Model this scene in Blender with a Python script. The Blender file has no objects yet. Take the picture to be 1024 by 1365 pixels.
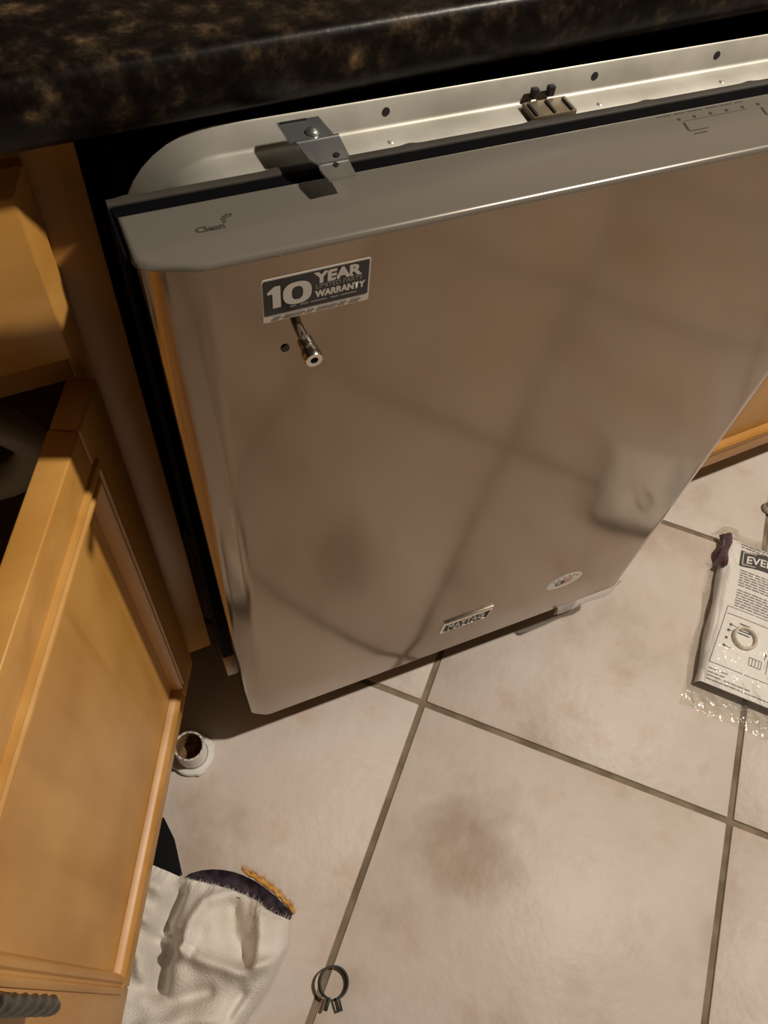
import bpy, bmesh, math, random
from mathutils import Vector, Matrix
random.seed(7)
scene = bpy.context.scene
col = scene.collection

# ------------------------------------------------------------------ camera
cam_d = bpy.data.cameras.new('camera'); cam = bpy.data.objects.new('camera', cam_d); col.objects.link(cam)
cam_d.sensor_fit = 'HORIZONTAL'; cam_d.sensor_width = 36.0; cam_d.lens = 36.0 * 1067.32 / 1024.0
cam_d.clip_start = 0.01
yaw, pit, rol = 0.52007, 1.01156, 0.14799
fw = Vector((math.sin(yaw) * math.cos(pit), math.cos(yaw) * math.cos(pit), -math.sin(pit)))
rt = Vector((math.cos(yaw), -math.sin(yaw), 0)); up = rt.cross(fw)
r2 = rt * math.cos(rol) + up * math.sin(rol); u2 = -rt * math.sin(rol) + up * math.cos(rol)
M = Matrix((r2, u2, -fw)).transposed().to_4x4(); M.translation = Vector((-0.05962, -0.32818, 1.14486))
cam.matrix_world = M
scene.camera = cam

# ------------------------------------------------------------------ light, world, exposure
world = bpy.data.worlds.new('world'); scene.world = world; world.use_nodes = True
bg = world.node_tree.nodes['Background']; bg.inputs[0].default_value = (1.0, 0.8, 0.58, 1); bg.inputs[1].default_value = 0.05
ld = bpy.data.lights.new('ceiling_downlight', 'SPOT'); ld.energy = 180; ld.color = (1.0, 0.895, 0.755); ld.shadow_soft_size = 0.04; ld.spot_size = math.radians(150); ld.spot_blend = .4
lo = bpy.data.objects.new('ceiling_downlight', ld); lo.location = (1.25, -0.42, 2.38); col.objects.link(lo)
vs = scene.view_settings
vs.view_transform = 'Standard'; vs.look = 'None'; vs.gamma = 1.0; vs.use_curve_mapping = False; vs.exposure = 0.0

# ------------------------------------------------------------------ materials
def new_mat(name, base=(.8, .8, .8), rough=.5, metal=0.0, spec=.5):
    m = bpy.data.materials.new(name); m.use_nodes = True
    b = m.node_tree.nodes['Principled BSDF']
    b.inputs['Base Color'].default_value = (*base, 1); b.inputs['Roughness'].default_value = rough
    b.inputs['Metallic'].default_value = metal; b.inputs['Specular IOR Level'].default_value = spec
    return m, m.node_tree.nodes, m.node_tree.links, b
def noisy(name, c1, c2, scale=20, rough=.5, metal=0, bump=0.0, bscale=None, stretch=(1, 1, 1), detail=4, lo_=.35, hi_=.65, spec=.5):
    m, N, L, b = new_mat(name, c1, rough, metal, spec)
    tc = N.new('ShaderNodeTexCoord'); mp = N.new('ShaderNodeMapping'); mp.inputs['Scale'].default_value = stretch
    L.new(tc.outputs['Object'], mp.inputs[0])
    n = N.new('ShaderNodeTexNoise'); n.inputs['Scale'].default_value = scale; n.inputs['Detail'].default_value = detail
    L.new(mp.outputs[0], n.inputs['Vector'])
    r = N.new('ShaderNodeValToRGB'); r.color_ramp.elements[0].position = lo_; r.color_ramp.elements[1].position = hi_
    r.color_ramp.elements[0].color = (*c1, 1); r.color_ramp.elements[1].color = (*c2, 1)
    L.new(n.outputs[0], r.inputs[0]); L.new(r.outputs[0], b.inputs['Base Color'])
    if bump:
        n2 = N.new('ShaderNodeTexNoise'); n2.inputs['Scale'].default_value = bscale or scale * 3; n2.inputs['Detail'].default_value = 3
        L.new(mp.outputs[0], n2.inputs['Vector'])
        bp = N.new('ShaderNodeBump'); bp.inputs['Strength'].default_value = bump; bp.inputs['Distance'].default_value = .002
        L.new(n2.outputs[0], bp.inputs['Height']); L.new(bp.outputs[0], b.inputs['Normal'])
    return m
def wood(name, axis, dark=(.44, .200, .036), light=(.60, .322, .084), rough=.38):
    st = [26, 26, 26]; st[axis] = 2.2
    m, N, L, b = new_mat(name, light, rough)
    tc = N.new('ShaderNodeTexCoord'); mp = N.new('ShaderNodeMapping'); mp.inputs['Scale'].default_value = st
    L.new(tc.outputs['Object'], mp.inputs[0])
    n = N.new('ShaderNodeTexNoise'); n.inputs['Scale'].default_value = 1.0; n.inputs['Detail'].default_value = 6; n.inputs['Distortion'].default_value = .6
    L.new(mp.outputs[0], n.inputs['Vector'])
    n3 = N.new('ShaderNodeTexNoise'); n3.inputs['Scale'].default_value = 9; n3.inputs['Detail'].default_value = 2
    L.new(tc.outputs['Object'], n3.inputs['Vector'])
    mx = N.new('ShaderNodeMix'); mx.inputs[0].default_value = .45
    L.new(n.outputs[0], mx.inputs[2]); L.new(n3.outputs[0], mx.inputs[3])
    r = N.new('ShaderNodeValToRGB'); r.color_ramp.elements[0].position = .30; r.color_ramp.elements[1].position = .62
    r.color_ramp.elements[0].color = (*dark, 1); r.color_ramp.elements[1].color = (*light, 1)
    L.new(mx.outputs[0], r.inputs[0]); L.new(r.outputs[0], b.inputs['Base Color'])
    return m
WOOD_V = wood('maple_vertical', 2); WOOD_H = wood('maple_horizontal', 0)
WOOD_IN = noisy('cabinet_interior', (.30, .20, .10), (.36, .25, .13), 8, .6)

def tile_mat():
    m, N, L, b = new_mat('floor_tile', rough=.42, spec=.18)
    tc = N.new('ShaderNodeTexCoord'); oi = N.new('ShaderNodeObjectInfo')
    sc = N.new('ShaderNodeVectorMath'); sc.operation = 'SCALE'
    L.new(oi.outputs['Random'], sc.inputs['Scale']); sc.inputs[0].default_value = (7.3, 4.1, 2.7)
    ad = N.new('ShaderNodeVectorMath'); L.new(tc.outputs['Object'], ad.inputs[0]); L.new(sc.outputs[0], ad.inputs[1])
    n1 = N.new('ShaderNodeTexNoise'); n1.inputs['Scale'].default_value = 6; n1.inputs['Detail'].default_value = 6; n1.inputs['Roughness'].default_value = .6
    L.new(ad.outputs[0], n1.inputs['Vector'])
    r1 = N.new('ShaderNodeValToRGB'); e = r1.color_ramp.elements
    e[0].position = .30; e[0].color = (.50, .41, .345, 1); e[1].position = .66; e[1].color = (.68, .62, .575, 1)
    k = e.new(.45); k.color = (.62, .55, .495, 1)
    L.new(n1.outputs[0], r1.inputs[0])
    n2 = N.new('ShaderNodeTexNoise'); n2.inputs['Scale'].default_value = 17; n2.inputs['Detail'].default_value = 5
    L.new(ad.outputs[0], n2.inputs['Vector'])
    r2_ = N.new('ShaderNodeValToRGB'); r2_.color_ramp.elements[0].position = .56; r2_.color_ramp.elements[1].position = .78
    r2_.color_ramp.elements[0].color = (0, 0, 0, 1); r2_.color_ramp.elements[1].color = (.55, .55, .55, 1)
    L.new(n2.outputs[0], r2_.inputs[0])
    mx = N.new('ShaderNodeMix'); mx.data_type = 'RGBA'; L.new(r2_.outputs[0], mx.inputs[0]); L.new(r1.outputs[0], mx.inputs[6]); mx.inputs[7].default_value = (.55, .38, .28, 1)
    # a grey-brown patch mixed into the tile colour near the middle of the floor
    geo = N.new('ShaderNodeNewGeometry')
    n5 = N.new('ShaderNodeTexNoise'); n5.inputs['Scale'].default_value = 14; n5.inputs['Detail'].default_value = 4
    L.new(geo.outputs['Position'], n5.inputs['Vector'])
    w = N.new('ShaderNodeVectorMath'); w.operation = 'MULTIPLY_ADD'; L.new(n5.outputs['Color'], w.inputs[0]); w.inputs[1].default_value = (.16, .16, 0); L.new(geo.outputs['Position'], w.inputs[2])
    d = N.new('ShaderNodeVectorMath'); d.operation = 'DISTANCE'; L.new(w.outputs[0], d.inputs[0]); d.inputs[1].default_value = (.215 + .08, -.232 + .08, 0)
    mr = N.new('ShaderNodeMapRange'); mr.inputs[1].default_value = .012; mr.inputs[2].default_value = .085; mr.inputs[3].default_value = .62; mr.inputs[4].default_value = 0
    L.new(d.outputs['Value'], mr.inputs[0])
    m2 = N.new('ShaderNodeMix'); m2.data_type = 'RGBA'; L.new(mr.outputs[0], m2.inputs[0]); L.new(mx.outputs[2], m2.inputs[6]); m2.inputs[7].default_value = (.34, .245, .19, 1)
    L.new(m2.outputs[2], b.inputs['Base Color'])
    n4 = N.new('ShaderNodeTexNoise'); n4.inputs['Scale'].default_value = 70; n4.inputs['Detail'].default_value = 4; L.new(ad.outputs[0], n4.inputs['Vector'])
    bp = N.new('ShaderNodeBump'); bp.inputs['Strength'].default_value = .32; bp.inputs['Distance'].default_value = .003
    L.new(n4.outputs[0], bp.inputs['Height']); L.new(bp.outputs[0], b.inputs['Normal'])
    return m
TILE = tile_mat()
GROUT = noisy('grout', (.16, .125, .085), (.27, .215, .15), 30, .9)

def steel_mat():
    m, N, L, b = new_mat('brushed_steel', (.30, .236, .178), .12, 1.0)
    tc = N.new('ShaderNodeTexCoord'); mp = N.new('ShaderNodeMapping'); mp.inputs['Scale'].default_value = (6, 6, 420)
    L.new(tc.outputs['Object'], mp.inputs[0])
    n = N.new('ShaderNodeTexNoise'); n.inputs['Scale'].default_value = 1; n.inputs['Detail'].default_value = 3
    L.new(mp.outputs[0], n.inputs['Vector'])
    mr = N.new('ShaderNodeMapRange'); mr.inputs[3].default_value = .11; mr.inputs[4].default_value = .15
    L.new(n.outputs[0], mr.inputs[0]); L.new(mr.outputs[0], b.inputs['Roughness'])
    return m
STEEL = steel_mat()
STRIP, *_ = new_mat('silver_plastic', (.225, .205, .175), .24, .3)
BLACK, *_ = new_mat('black_plastic', (.012, .011, .011), .55)
GASKET = noisy('gasket_rubber', (.030, .026, .020), (.042, .037, .028), 30, .6)
BODY, *_ = new_mat('black_insulation', (.004, .004, .005), .85, 0, .05)
GALV = noisy('galvanised_steel', (.36, .345, .30), (.46, .445, .40), 26, .45, .35)
ZINC = noisy('zinc_plate', (.50, .53, .54), (.62, .65, .66), 60, .28, .9)
LATCH = noisy('latch_plate', (.20, .16, .10), (.27, .22, .15), 40, .4, .4)
CHROME, *_ = new_mat('chrome', (.78, .75, .70), .08, 1.0)
NICKEL, *_ = new_mat('nickel_stud', (.70, .66, .58), .20, 1.0)
INK, *_ = new_mat('grey_print', (.060, .052, .042), .7, 0, .1)
INKF, *_ = new_mat('faint_print', (.085, .075, .062), .7, 0, .1)
STK_DARK, *_ = new_mat('sticker_black', (.022, .02, .022), .4)
STK_WHITE, *_ = new_mat('sticker_white', (.60, .56, .52), .4)
STK_GREY, *_ = new_mat('sticker_grey', (.22, .20, .19), .45)
OVALW, *_ = new_mat('decal_white', (.78, .76, .74), .35)
RED, *_ = new_mat('decal_red', (.50, .17, .13), .4)
NAVY, *_ = new_mat('decal_navy', (.03, .032, .045), .4)
PVC = noisy('white_pvc', (.72, .70, .66), (.80, .78, .75), 30, .35)
PVC_DIRT = noisy('pipe_residue', (.10, .05, .02), (.32, .20, .09), 90, .8, bump=.6)
CREAM, *_ = new_mat('cream_plastic', (.60, .55, .45), .4)
CLOTH = noisy('white_cotton', (.70, .66, .60), (.80, .77, .73), 14, .95, bump=.7, bscale=420, spec=.1)
LINING = noisy('purple_lining', (.018, .013, .020), (.075, .055, .075), 60, .9, bump=.4, bscale=200, spec=.1)
ORANGE = noisy('orange_fleece', (.55, .26, .05), (.72, .42, .13), 120, .95, bump=.5, spec=.1)
DARKMETAL, *_ = new_mat('black_spring_steel', (.012, .010, .008), .5, 0, .25)
BRONZE = noisy('dark_bronze', (.006, .005, .0045), (.05, .042, .033), 160, .32, .5)
TOOLBLACK, *_ = new_mat('tool_black', (.006, .006, .007), .8, 0, .15)
CARD, *_ = new_mat('white_card', (.84, .83, .82), .5)
CARDINK, *_ = new_mat('card_ink', (.03, .03, .034), .5)
CARDGREY, *_ = new_mat('card_small_print', (.20, .20, .21), .5)
PURPLE, *_ = new_mat('plum_plastic', (.075, .022, .042), .3)
GREYPL, *_ = new_mat('grey_plastic', (.46, .44, .42), .3)
PAINT = noisy('wall_paint', (.14, .095, .055), (.16, .11, .065), 4, .8)
CEIL, *_ = new_mat('ceiling_paint', (.30, .27, .23), .9)
NYLON, *_ = new_mat('nylon_ring', (.70, .62, .52), .25)
def film_mat(name, tint, haze, rough=.06, bump=.5, bscale=60):
    m = bpy.data.materials.new(name); m.use_nodes = True; N = m.node_tree.nodes; L = m.node_tree.links
    N.clear(); out = N.new('ShaderNodeOutputMaterial')
    tr = N.new('ShaderNodeBsdfTransparent'); tr.inputs[0].default_value = (*tint, 1)
    gl = N.new('ShaderNodeBsdfGlossy'); gl.inputs['Roughness'].default_value = rough
    df = N.new('ShaderNodeBsdfDiffuse'); df.inputs[0].default_value = (.8, .78, .78, 1)
    lw = N.new('ShaderNodeFresnel'); lw.inputs[0].default_value = 1.45
    tc = N.new('ShaderNodeTexCoord'); n = N.new('ShaderNodeTexNoise'); n.inputs['Scale'].default_value = bscale; n.inputs['Detail'].default_value = 2; n.inputs['Distortion'].default_value = 1.0
    L.new(tc.outputs['Object'], n.inputs['Vector'])
    bp = N.new('ShaderNodeBump'); bp.inputs['Strength'].default_value = bump; bp.inputs['Distance'].default_value = .006
    L.new(n.outputs[0], bp.inputs['Height']); L.new(bp.outputs[0], gl.inputs['Normal']); L.new(bp.outputs[0], lw.inputs['Normal'])
    a = N.new('ShaderNodeMixShader'); a.inputs[0].default_value = haze; L.new(tr.outputs[0], a.inputs[1]); L.new(df.outputs[0], a.inputs[2])
    c = N.new('ShaderNodeMixShader'); cp = N.new('ShaderNodeMath'); cp.operation = 'MINIMUM'; cp.inputs[1].default_value = .30; L.new(lw.outputs[0], cp.inputs[0]); L.new(cp.outputs[0], c.inputs[0]); L.new(a.outputs[0], c.inputs[1]); L.new(gl.outputs[0], c.inputs[2])
    L.new(c.outputs[0], out.inputs[0])
    return m
BAGFILM = film_mat('clear_bag_film', (.985, .98, .96), .05, .05, .8, 55)
PROTFILM = film_mat('protective_film', (.97, .95, .98), .55, .3, .15)

def granite_mat():
    m, N, L, b = new_mat('dark_granite', rough=.34, spec=.22)
    tc = N.new('ShaderNodeTexCoord')
    n1 = N.new('ShaderNodeTexNoise'); n1.inputs['Scale'].default_value = 60; n1.inputs['Detail'].default_value = 5; n1.inputs['Roughness'].default_value = .65
    L.new(tc.outputs['Object'], n1.inputs['Vector'])
    r1 = N.new('ShaderNodeValToRGB'); e = r1.color_ramp.elements
    e[0].position = .40; e[0].color = (.006, .0045, .004, 1); e[1].position = .74; e[1].color = (.26, .17, .075, 1)
    k = e.new(.52); k.color = (.024, .017, .0125, 1); k = e.new(.62); k.color = (.085, .060, .036, 1)
    L.new(n1.outputs[0], r1.inputs[0])
    v = N.new('ShaderNodeTexVoronoi'); v.inputs['Scale'].default_value = 60; L.new(tc.outputs['Object'], v.inputs['Vector'])
    r2_ = N.new('ShaderNodeValToRGB'); r2_.color_ramp.elements[0].position = .05; r2_.color_ramp.elements[1].position = .55
    r2_.color_ramp.elements[0].color = (1, .95, .85, 1); r2_.color_ramp.elements[1].color = (.35, .33, .33, 1)
    L.new(v.outputs['Distance'], r2_.inputs[0])
    mx = N.new('ShaderNodeMix'); mx.data_type = 'RGBA'; mx.blend_type = 'MULTIPLY'; mx.inputs[0].default_value = 1
    L.new(r1.outputs[0], mx.inputs[6]); L.new(r2_.outputs[0], mx.inputs[7]); L.new(mx.outputs[2], b.inputs['Base Color'])
    n7 = N.new('ShaderNodeTexNoise'); n7.inputs['Scale'].default_value = 130; n7.inputs['Detail'].default_value = 3; L.new(tc.outputs['Object'], n7.inputs['Vector'])
    bp = N.new('ShaderNodeBump'); bp.inputs['Strength'].default_value = .12; bp.inputs['Distance'].default_value = .002
    L.new(n7.outputs[0], bp.inputs['Height']); L.new(bp.outputs[0], b.inputs['Normal'])
    return m
GRANITE = granite_mat()

# ------------------------------------------------------------------ mesh helpers
def box(bm, x0, x1, y0, y1, z0, z1, bev=0.0, seg=2):
    t = bmesh.new()
    bmesh.ops.create_cube(t, size=1.0, matrix=Matrix.Translation(((x0+x1)/2, (y0+y1)/2, (z0+z1)/2)) @ Matrix.Diagonal((abs(x1-x0), abs(y1-y0), abs(z1-z0), 1)))
    if bev: bmesh.ops.bevel(t, geom=t.edges[:], offset=bev, segments=seg, affect='EDGES', profile=.5)
    merge(bm, t)
def merge(bm, t, mat=None):
    if mat is not None: bmesh.ops.transform(t, matrix=mat, verts=t.verts)
    me = bpy.data.meshes.new('tmp'); t.to_mesh(me); t.free(); bm.from_mesh(me); bpy.data.meshes.remove(me)
def grid(bm, rows, closed_u=False, closed_v=False):
    vs_ = [[bm.verts.new(p) for p in r] for r in rows]
    nr, nc = len(rows), len(rows[0])
    for i in range(nr if closed_v else nr - 1):
        for j in range(nc if closed_u else nc - 1):
            q = [vs_[i][j], vs_[i][(j+1) % nc], vs_[(i+1) % nr][(j+1) % nc], vs_[(i+1) % nr][j]]
            try: bm.faces.new(q)
            except ValueError: pass
    return vs_
def lathe(bm, prof, seg=32, mat=None):
    t = bmesh.new()
    rows = [[(r*math.cos(2*math.pi*k/seg), r*math.sin(2*math.pi*k/seg), z) for k in range(seg)] for r, z in prof]
    v = grid(t, rows, closed_u=True)
    for row, (r, z) in ((v[0], prof[0]), (v[-1], prof[-1])):
        if r > 1e-5:
            try: t.faces.new(row)
            except ValueError: pass
    bmesh.ops.remove_doubles(t, verts=t.verts, dist=1e-6)
    bmesh.ops.recalc_face_normals(t, faces=t.faces)
    merge(bm, t, mat)
def tube(bm, pts, rad, seg=12, cap=True):
    t = bmesh.new(); P = [Vector(p) for p in pts]; rows = []
    n0 = None
    for i, p in enumerate(P):
        d = (P[min(i+1, len(P)-1)] - P[max(i-1, 0)]).normalized()
        if n0 is None: n0 = d.orthogonal().normalized()
        n0 = (n0 - d * n0.dot(d)).normalized(); b = d.cross(n0)
        r = rad(i/(len(P)-1)) if callable(rad) else rad
        rows.append([p + (n0*math.cos(2*math.pi*k/seg) + b*math.sin(2*math.pi*k/seg)) * r for k in range(seg)])
    v = grid(t, rows, closed_u=True)
    if cap: t.faces.new(v[0]); t.faces.new(v[-1])
    bmesh.ops.recalc_face_normals(t, faces=t.faces); merge(bm, t)
def prism(bm, poly, d0, d1, mat=None, bev=0.0):
    """polygon in XY extruded along Z from d0 to d1"""
    t = bmesh.new(); a = [t.verts.new((x, y, d0)) for x, y in poly]; f = t.faces.new(a)
    r = bmesh.ops.extrude_face_region(t, geom=[f])
    bmesh.ops.translate(t, vec=(0, 0, d1-d0), verts=[v for v in r['geom'] if isinstance(v, bmesh.types.BMVert)])
    bmesh.ops.recalc_face_normals(t, faces=t.faces)
    if bev: bmesh.ops.bevel(t, geom=t.edges[:], offset=bev, segments=2, affect='EDGES', profile=.5)
    merge(bm, t, mat)
def smooth_curve(pts, n=6):
    P = [Vector(p) for p in pts]; out = []
    for i in range(len(P)-1):
        p0, p1, p2, p3 = P[max(i-1, 0)], P[i], P[i+1], P[min(i+2, len(P)-1)]
        for k in range(n):
            t = k/n
            out.append(.5*((2*p1) + (p2-p0)*t + (2*p0-5*p1+4*p2-p3)*t*t + (3*p1-p0-3*p2+p3)*t**3))
    out.append(P[-1]); return out
def text_bm(bm, s, size, mat, align='LEFT', offset=0.0, sx=1.0, depth=0.0):
    cu = bpy.data.curves.new('txt', 'FONT'); cu.body = s; cu.size = size; cu.align_x = align; cu.offset = offset; cu.extrude = depth; cu.resolution_u = 3
    o = bpy.data.objects.new('txt', cu); col.objects.link(o)
    dg = bpy.context.evaluated_depsgraph_get(); me = bpy.data.meshes.new_from_object(o.evaluated_get(dg))
    bpy.data.objects.remove(o); bpy.data.curves.remove(cu)
    t = bmesh.new(); t.from_mesh(me); bpy.data.meshes.remove(me)
    merge(bm, t, mat @ Matrix.Diagonal((sx, 1, 1, 1)))
def obj(name, bm, m, parent=None, label=None, cat=None, group=None, kind=None, xf=None, smooth=35, recalc=True):
    if xf is not None: bmesh.ops.transform(bm, matrix=xf, verts=bm.verts)
    if recalc: bmesh.ops.recalc_face_normals(bm, faces=bm.faces)
    me = bpy.data.meshes.new(name); bm.to_mesh(me); bm.free(); me.materials.append(m)
    if smooth:
        for f in me.polygons: f.use_smooth = True
        me.set_sharp_from_angle(angle=math.radians(smooth))
    o = bpy.data.objects.new(name, me); col.objects.link(o)
    if parent is not None: o.parent = parent
    return tag(o, label, cat, group, kind)
def tag(o, label=None, cat=None, group=None, kind=None):
    if label: o['label'] = label
    if cat: o['category'] = cat
    if group: o['group'] = group
    if kind: o['kind'] = kind
    return o
def thing(name, loc, rz, label, cat, group=None):
    o = bpy.data.objects.new(name, None); o.location = loc; o.rotation_euler = (0, 0, rz); o.empty_display_size = .05
    col.objects.link(o); return tag(o, label, cat, group)
B = bmesh.new

# ------------------------------------------------------------------ room shell
RX0, RX1, RY0, RY1, RZ = -1.5, 2.4, -1.9, 0.80, 2.42
bm = B(); box(bm, RX0, RX1, RY0, RY1, -.06, -.0035); floor = obj('floor', bm, GROUT, kind='structure', smooth=0)
bm = B(); box(bm, RX0, RX1, RY0, RY1, RZ, RZ+.05); obj('ceiling', bm, CEIL, kind='structure', smooth=0)
for nm, a in (('wall_back', (RX0, RX1, RY1, RY1+.05)), ('wall_front', (RX0, RX1, RY0-.05, RY0)), ('wall_left', (RX0-.05, RX0, RY0, RY1)), ('wall_right', (RX1, RX1+.05, RY0, RY1))):
    bm = B(); box(bm, *a, -.06, RZ); obj(nm, bm, PAINT, kind='structure', smooth=0)
TS, TH, GX, GY = 0.46, -0.7493, 0.22325, -0.03157
c_, s_ = math.cos(TH), math.sin(TH)
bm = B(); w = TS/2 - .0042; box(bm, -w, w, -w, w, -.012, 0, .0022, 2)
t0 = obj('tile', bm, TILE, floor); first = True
for i in range(-7, 8):
    for j in range(-7, 8):
        u, v = i+.5, j+.5
        x = GX + TS*(u*c_ - v*s_); y = GY + TS*(u*s_ + v*c_)
        m_ = .327
        if not (RX0+m_ < x < RX1-m_ and RY0+m_ < y < RY1-m_): continue
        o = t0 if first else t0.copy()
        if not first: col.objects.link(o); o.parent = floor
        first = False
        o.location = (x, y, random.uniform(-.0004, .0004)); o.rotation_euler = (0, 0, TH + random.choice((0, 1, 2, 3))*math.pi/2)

# ------------------------------------------------------------------ counter run: cabinets and granite top
PHI = math.radians(2.4); OX, OY = -0.041, 0.122
def cab_frame(X): return Vector((OX + X*math.cos(PHI), OY + X*math.sin(PHI), 0))
def prof_x(bm, prof, x0, x1):
    t = bmesh.new(); a = [t.verts.new((x0, y, z)) for y, z in prof]; f = t.faces.new(a)
    r = bmesh.ops.extrude_face_region(t, geom=[f]); bmesh.ops.translate(t, vec=(x1-x0, 0, 0), verts=[v for v in r['geom'] if isinstance(v, bmesh.types.BMVert)])
    bmesh.ops.recalc_face_normals(t, faces=t.faces); merge(bm, t)
top = thing('countertop', cab_frame(.3), PHI, 'dark brown and black speckled granite countertop above the dishwasher', 'countertop')
pf = [(.60, .8735), (-.030, .8735)]
for k in range(13):
    a = -math.pi/2 + math.pi*k/12; pf.append((-.029 - .0105*math.cos(a)**.7 if abs(math.cos(a)) > 1e-6 else -.029, .89325 + .01975*math.sin(a)))
pf += [(.60, .913)]
bm = B(); prof_x(bm, pf, -1.0, 1.55); obj('granite_slab', bm, GRANITE, top, smooth=40)

def cabinet(name, X0, W, label):
    """face-frame base cabinet; local x 0..W, local y 0 = face-frame front"""
    r = thing(name, cab_frame(X0), PHI, label, 'cabinet')
    st = .045
    for x0 in (0, W-st):
        bm = B(); box(bm, x0, x0+st, 0, .019, .100, .872, .0012); obj('stile', bm, WOOD_V, r)
    for z0, z1 in ((.100, .135), (.667, .715), (.842, .872)):
        bm = B(); box(bm, st, W-st, .0003, .019, z0, z1, .001); obj('rail', bm, WOOD_H, r)
    for x0 in (.001, W-.017):
        bm = B(); prof_x(bm, [(.0195, .100), (.0195, .872), (.58, .872), (.58, 0), (.075, 0), (.075, .100)], x0, x0+.016); obj('side_panel', bm, WOOD_IN, r)
    bm = B(); box(bm, .017, W-.017, .0195, .572, .112, .128); obj('bottom_panel', bm, WOOD_IN, r)
    bm = B(); box(bm, .017, W-.017, .573, .58, .0, .872); obj('back_panel', bm, WOOD_IN, r)
    bm = B(); box(bm, .0175, W-.0175, .075, .09, 0, .111); obj('toe_kick', bm, WOOD_IN, r)
    # raised drawer front with a stepped, sloping edge
    x0, x1, z0, z1 = .031, W-.031, .698, .850
    bm = B(); rows = []
    for y, d in ((-.0003, 0), (-.008, 0), (-.0095, .0015), (-.012, .0035), (-.016, .0075), (-.019, .010), (-.020, .012)):
        rows.append([(x0+d, y, z0+d), (x1-d, y, z0+d), (x1-d, y, z1-d), (x0+d, y, z1-d)])
    v = grid(bm, rows, closed_u=True); bm.faces.new(v[-1]); bm.faces.new(v[0])
    dr = obj('drawer_front', bm, WOOD_H, r, smooth=30)
    return r, dr
WL = .74
cabL, drL = cabinet('base_cabinet', -WL, WL, 'honey maple base cabinet with its lower door hanging open beside the dishwasher')
bm = B(); tube(bm, smooth_curve([(.37-.045, -.020, .775), (.37-.045, -.042, .775), (.37, -.048, .775), (.37+.045, -.042, .775), (.37+.045, -.020, .775)], 5), .005); obj('handle', bm, BRONZE, drL)

def door_parts(parent, w0, w1, z0, z1, xf, hand_s, hand_z):
    """framed door; x along its width, +y outwards (outer face y=0), thickness .022"""
    T = .022; sw = .050
    bm = B(); box(bm, w0+sw-.006, w1-sw+.006, -.017, -.0075, z0+sw-.006, z1-sw+.006); d = obj('door', bm, WOOD_V, parent, xf=xf)
    def frame(nm, x0, x1, za, zb, m):
        bm = B(); box(bm, x0, x1, -T, 0, za, zb, .0018 if nm == 'rail' else .0028, 3); obj(nm, bm, m, d, xf=xf)
    frame('stile', w0, w0+sw, z0, z1, WOOD_V); frame('stile', w1-sw, w1, z0, z1, WOOD_V)
    frame('rail', w0+sw+.0002, w1-sw-.0002, z0, z0+sw, WOOD_H); frame('rail', w0+sw+.0002, w1-sw-.0002, z1-sw, z1, WOOD_H)
    # applied moulding: two-step bead mitred round the panel
    prof = [(-.008, -.001), (-.0075, .0025), (-.005, .0038), (-.002, .0038), (-.0005, .0022), (.0015, .0022), (.0035, .0045), (.006, .0048), (.0085, .0030), (.0105, -.001), (.012, -.0072), (-.004, -.0074)]
    xa, xb, za, zb = w0+sw-.008, w1-sw+.008, z0+sw-.008, z1-sw+.008
    cor = [(xa, za), (xb, za), (xb, zb), (xa, zb)]; ins = [(1, 1), (-1, 1), (-1, -1), (1, -1)]
    for k in range(4):
        bm = B(); rows = []
        for q in (k, (k+1) % 4):
            rows.append([(cor[q][0]+ins[q][0]*(a+.008), b, cor[q][1]+ins[q][1]*(a+.008)) for a, b in prof])
        v = grid(bm, rows, closed_u=True); bm.faces.new(v[0]); bm.faces.new(v[1])
        obj('moulding', bm, WOOD_V if k % 2 else WOOD_H, d, xf=xf, smooth=30)
    # rope-twist bar pull
    za, zb = hand_z
    bm = B(); rows = []; n = 56
    for i in range(n+1):
        z = za + (zb-za)*i/n; e = min(1, .55 + 6*min(i, n-i)/n)
        rows.append([((.0058+.0007*math.cos(3*(2*math.pi*k/18) + i*.75))*e*math.cos(2*math.pi*k/18)+hand_s, .030+(.0058+.0007*math.cos(3*(2*math.pi*k/18)+i*.75))*e*math.sin(2*math.pi*k/18), z) for k in range(18)])
    v = grid(bm, rows, closed_u=True); bm.faces.new(v[0]); bm.faces.new(v[-1])
    for z in (za+.028, zb-.028):
        tube(bm, [(hand_s, -.001, z), (hand_s, .012, z), (hand_s, .031, z)], lambda t: .0065 - .002*t)
    obj('handle', bm, BRONZE, d, xf=xf, label='dark bronze twisted bar pull', smooth=60)
    return d
P0 = Vector((-.063, .1155, 0)); tdir = Vector((-.439, -.899, 0)).normalized(); ndir = Vector((-tdir.y, tdir.x, 0))
DW = Matrix((tdir, ndir, Vector((0, 0, 1)))).transposed().to_4x4(); DW.translation = P0
cabL_w = Matrix.Translation(cab_frame(-WL)) @ Matrix.Rotation(PHI, 4, 'Z')
door_parts(cabL, .016, .440, .115, .683, cabL_w.inverted() @ DW, .406, (.508, .645))
WR = .62
cabR, drR = cabinet('base_cabinet', .622, WR, 'maple base cabinet with closed door on the far side of the dishwasher')
door_parts(cabR, -WR+.031, -.031, .110, .683, Matrix.Rotation(math.pi, 4, 'Z') @ Matrix.Translation((0, .0004+.022, 0)), -WR+.06, (.40, .54))
bm = B(); tube(bm, smooth_curve([(.31-.045, -.020, .775), (.31-.045, -.042, .775), (.31, -.048, .775), (.31+.045, -.042, .775), (.31+.045, -.020, .775)], 5), .005); obj('handle', bm, BRONZE, drR)

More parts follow.
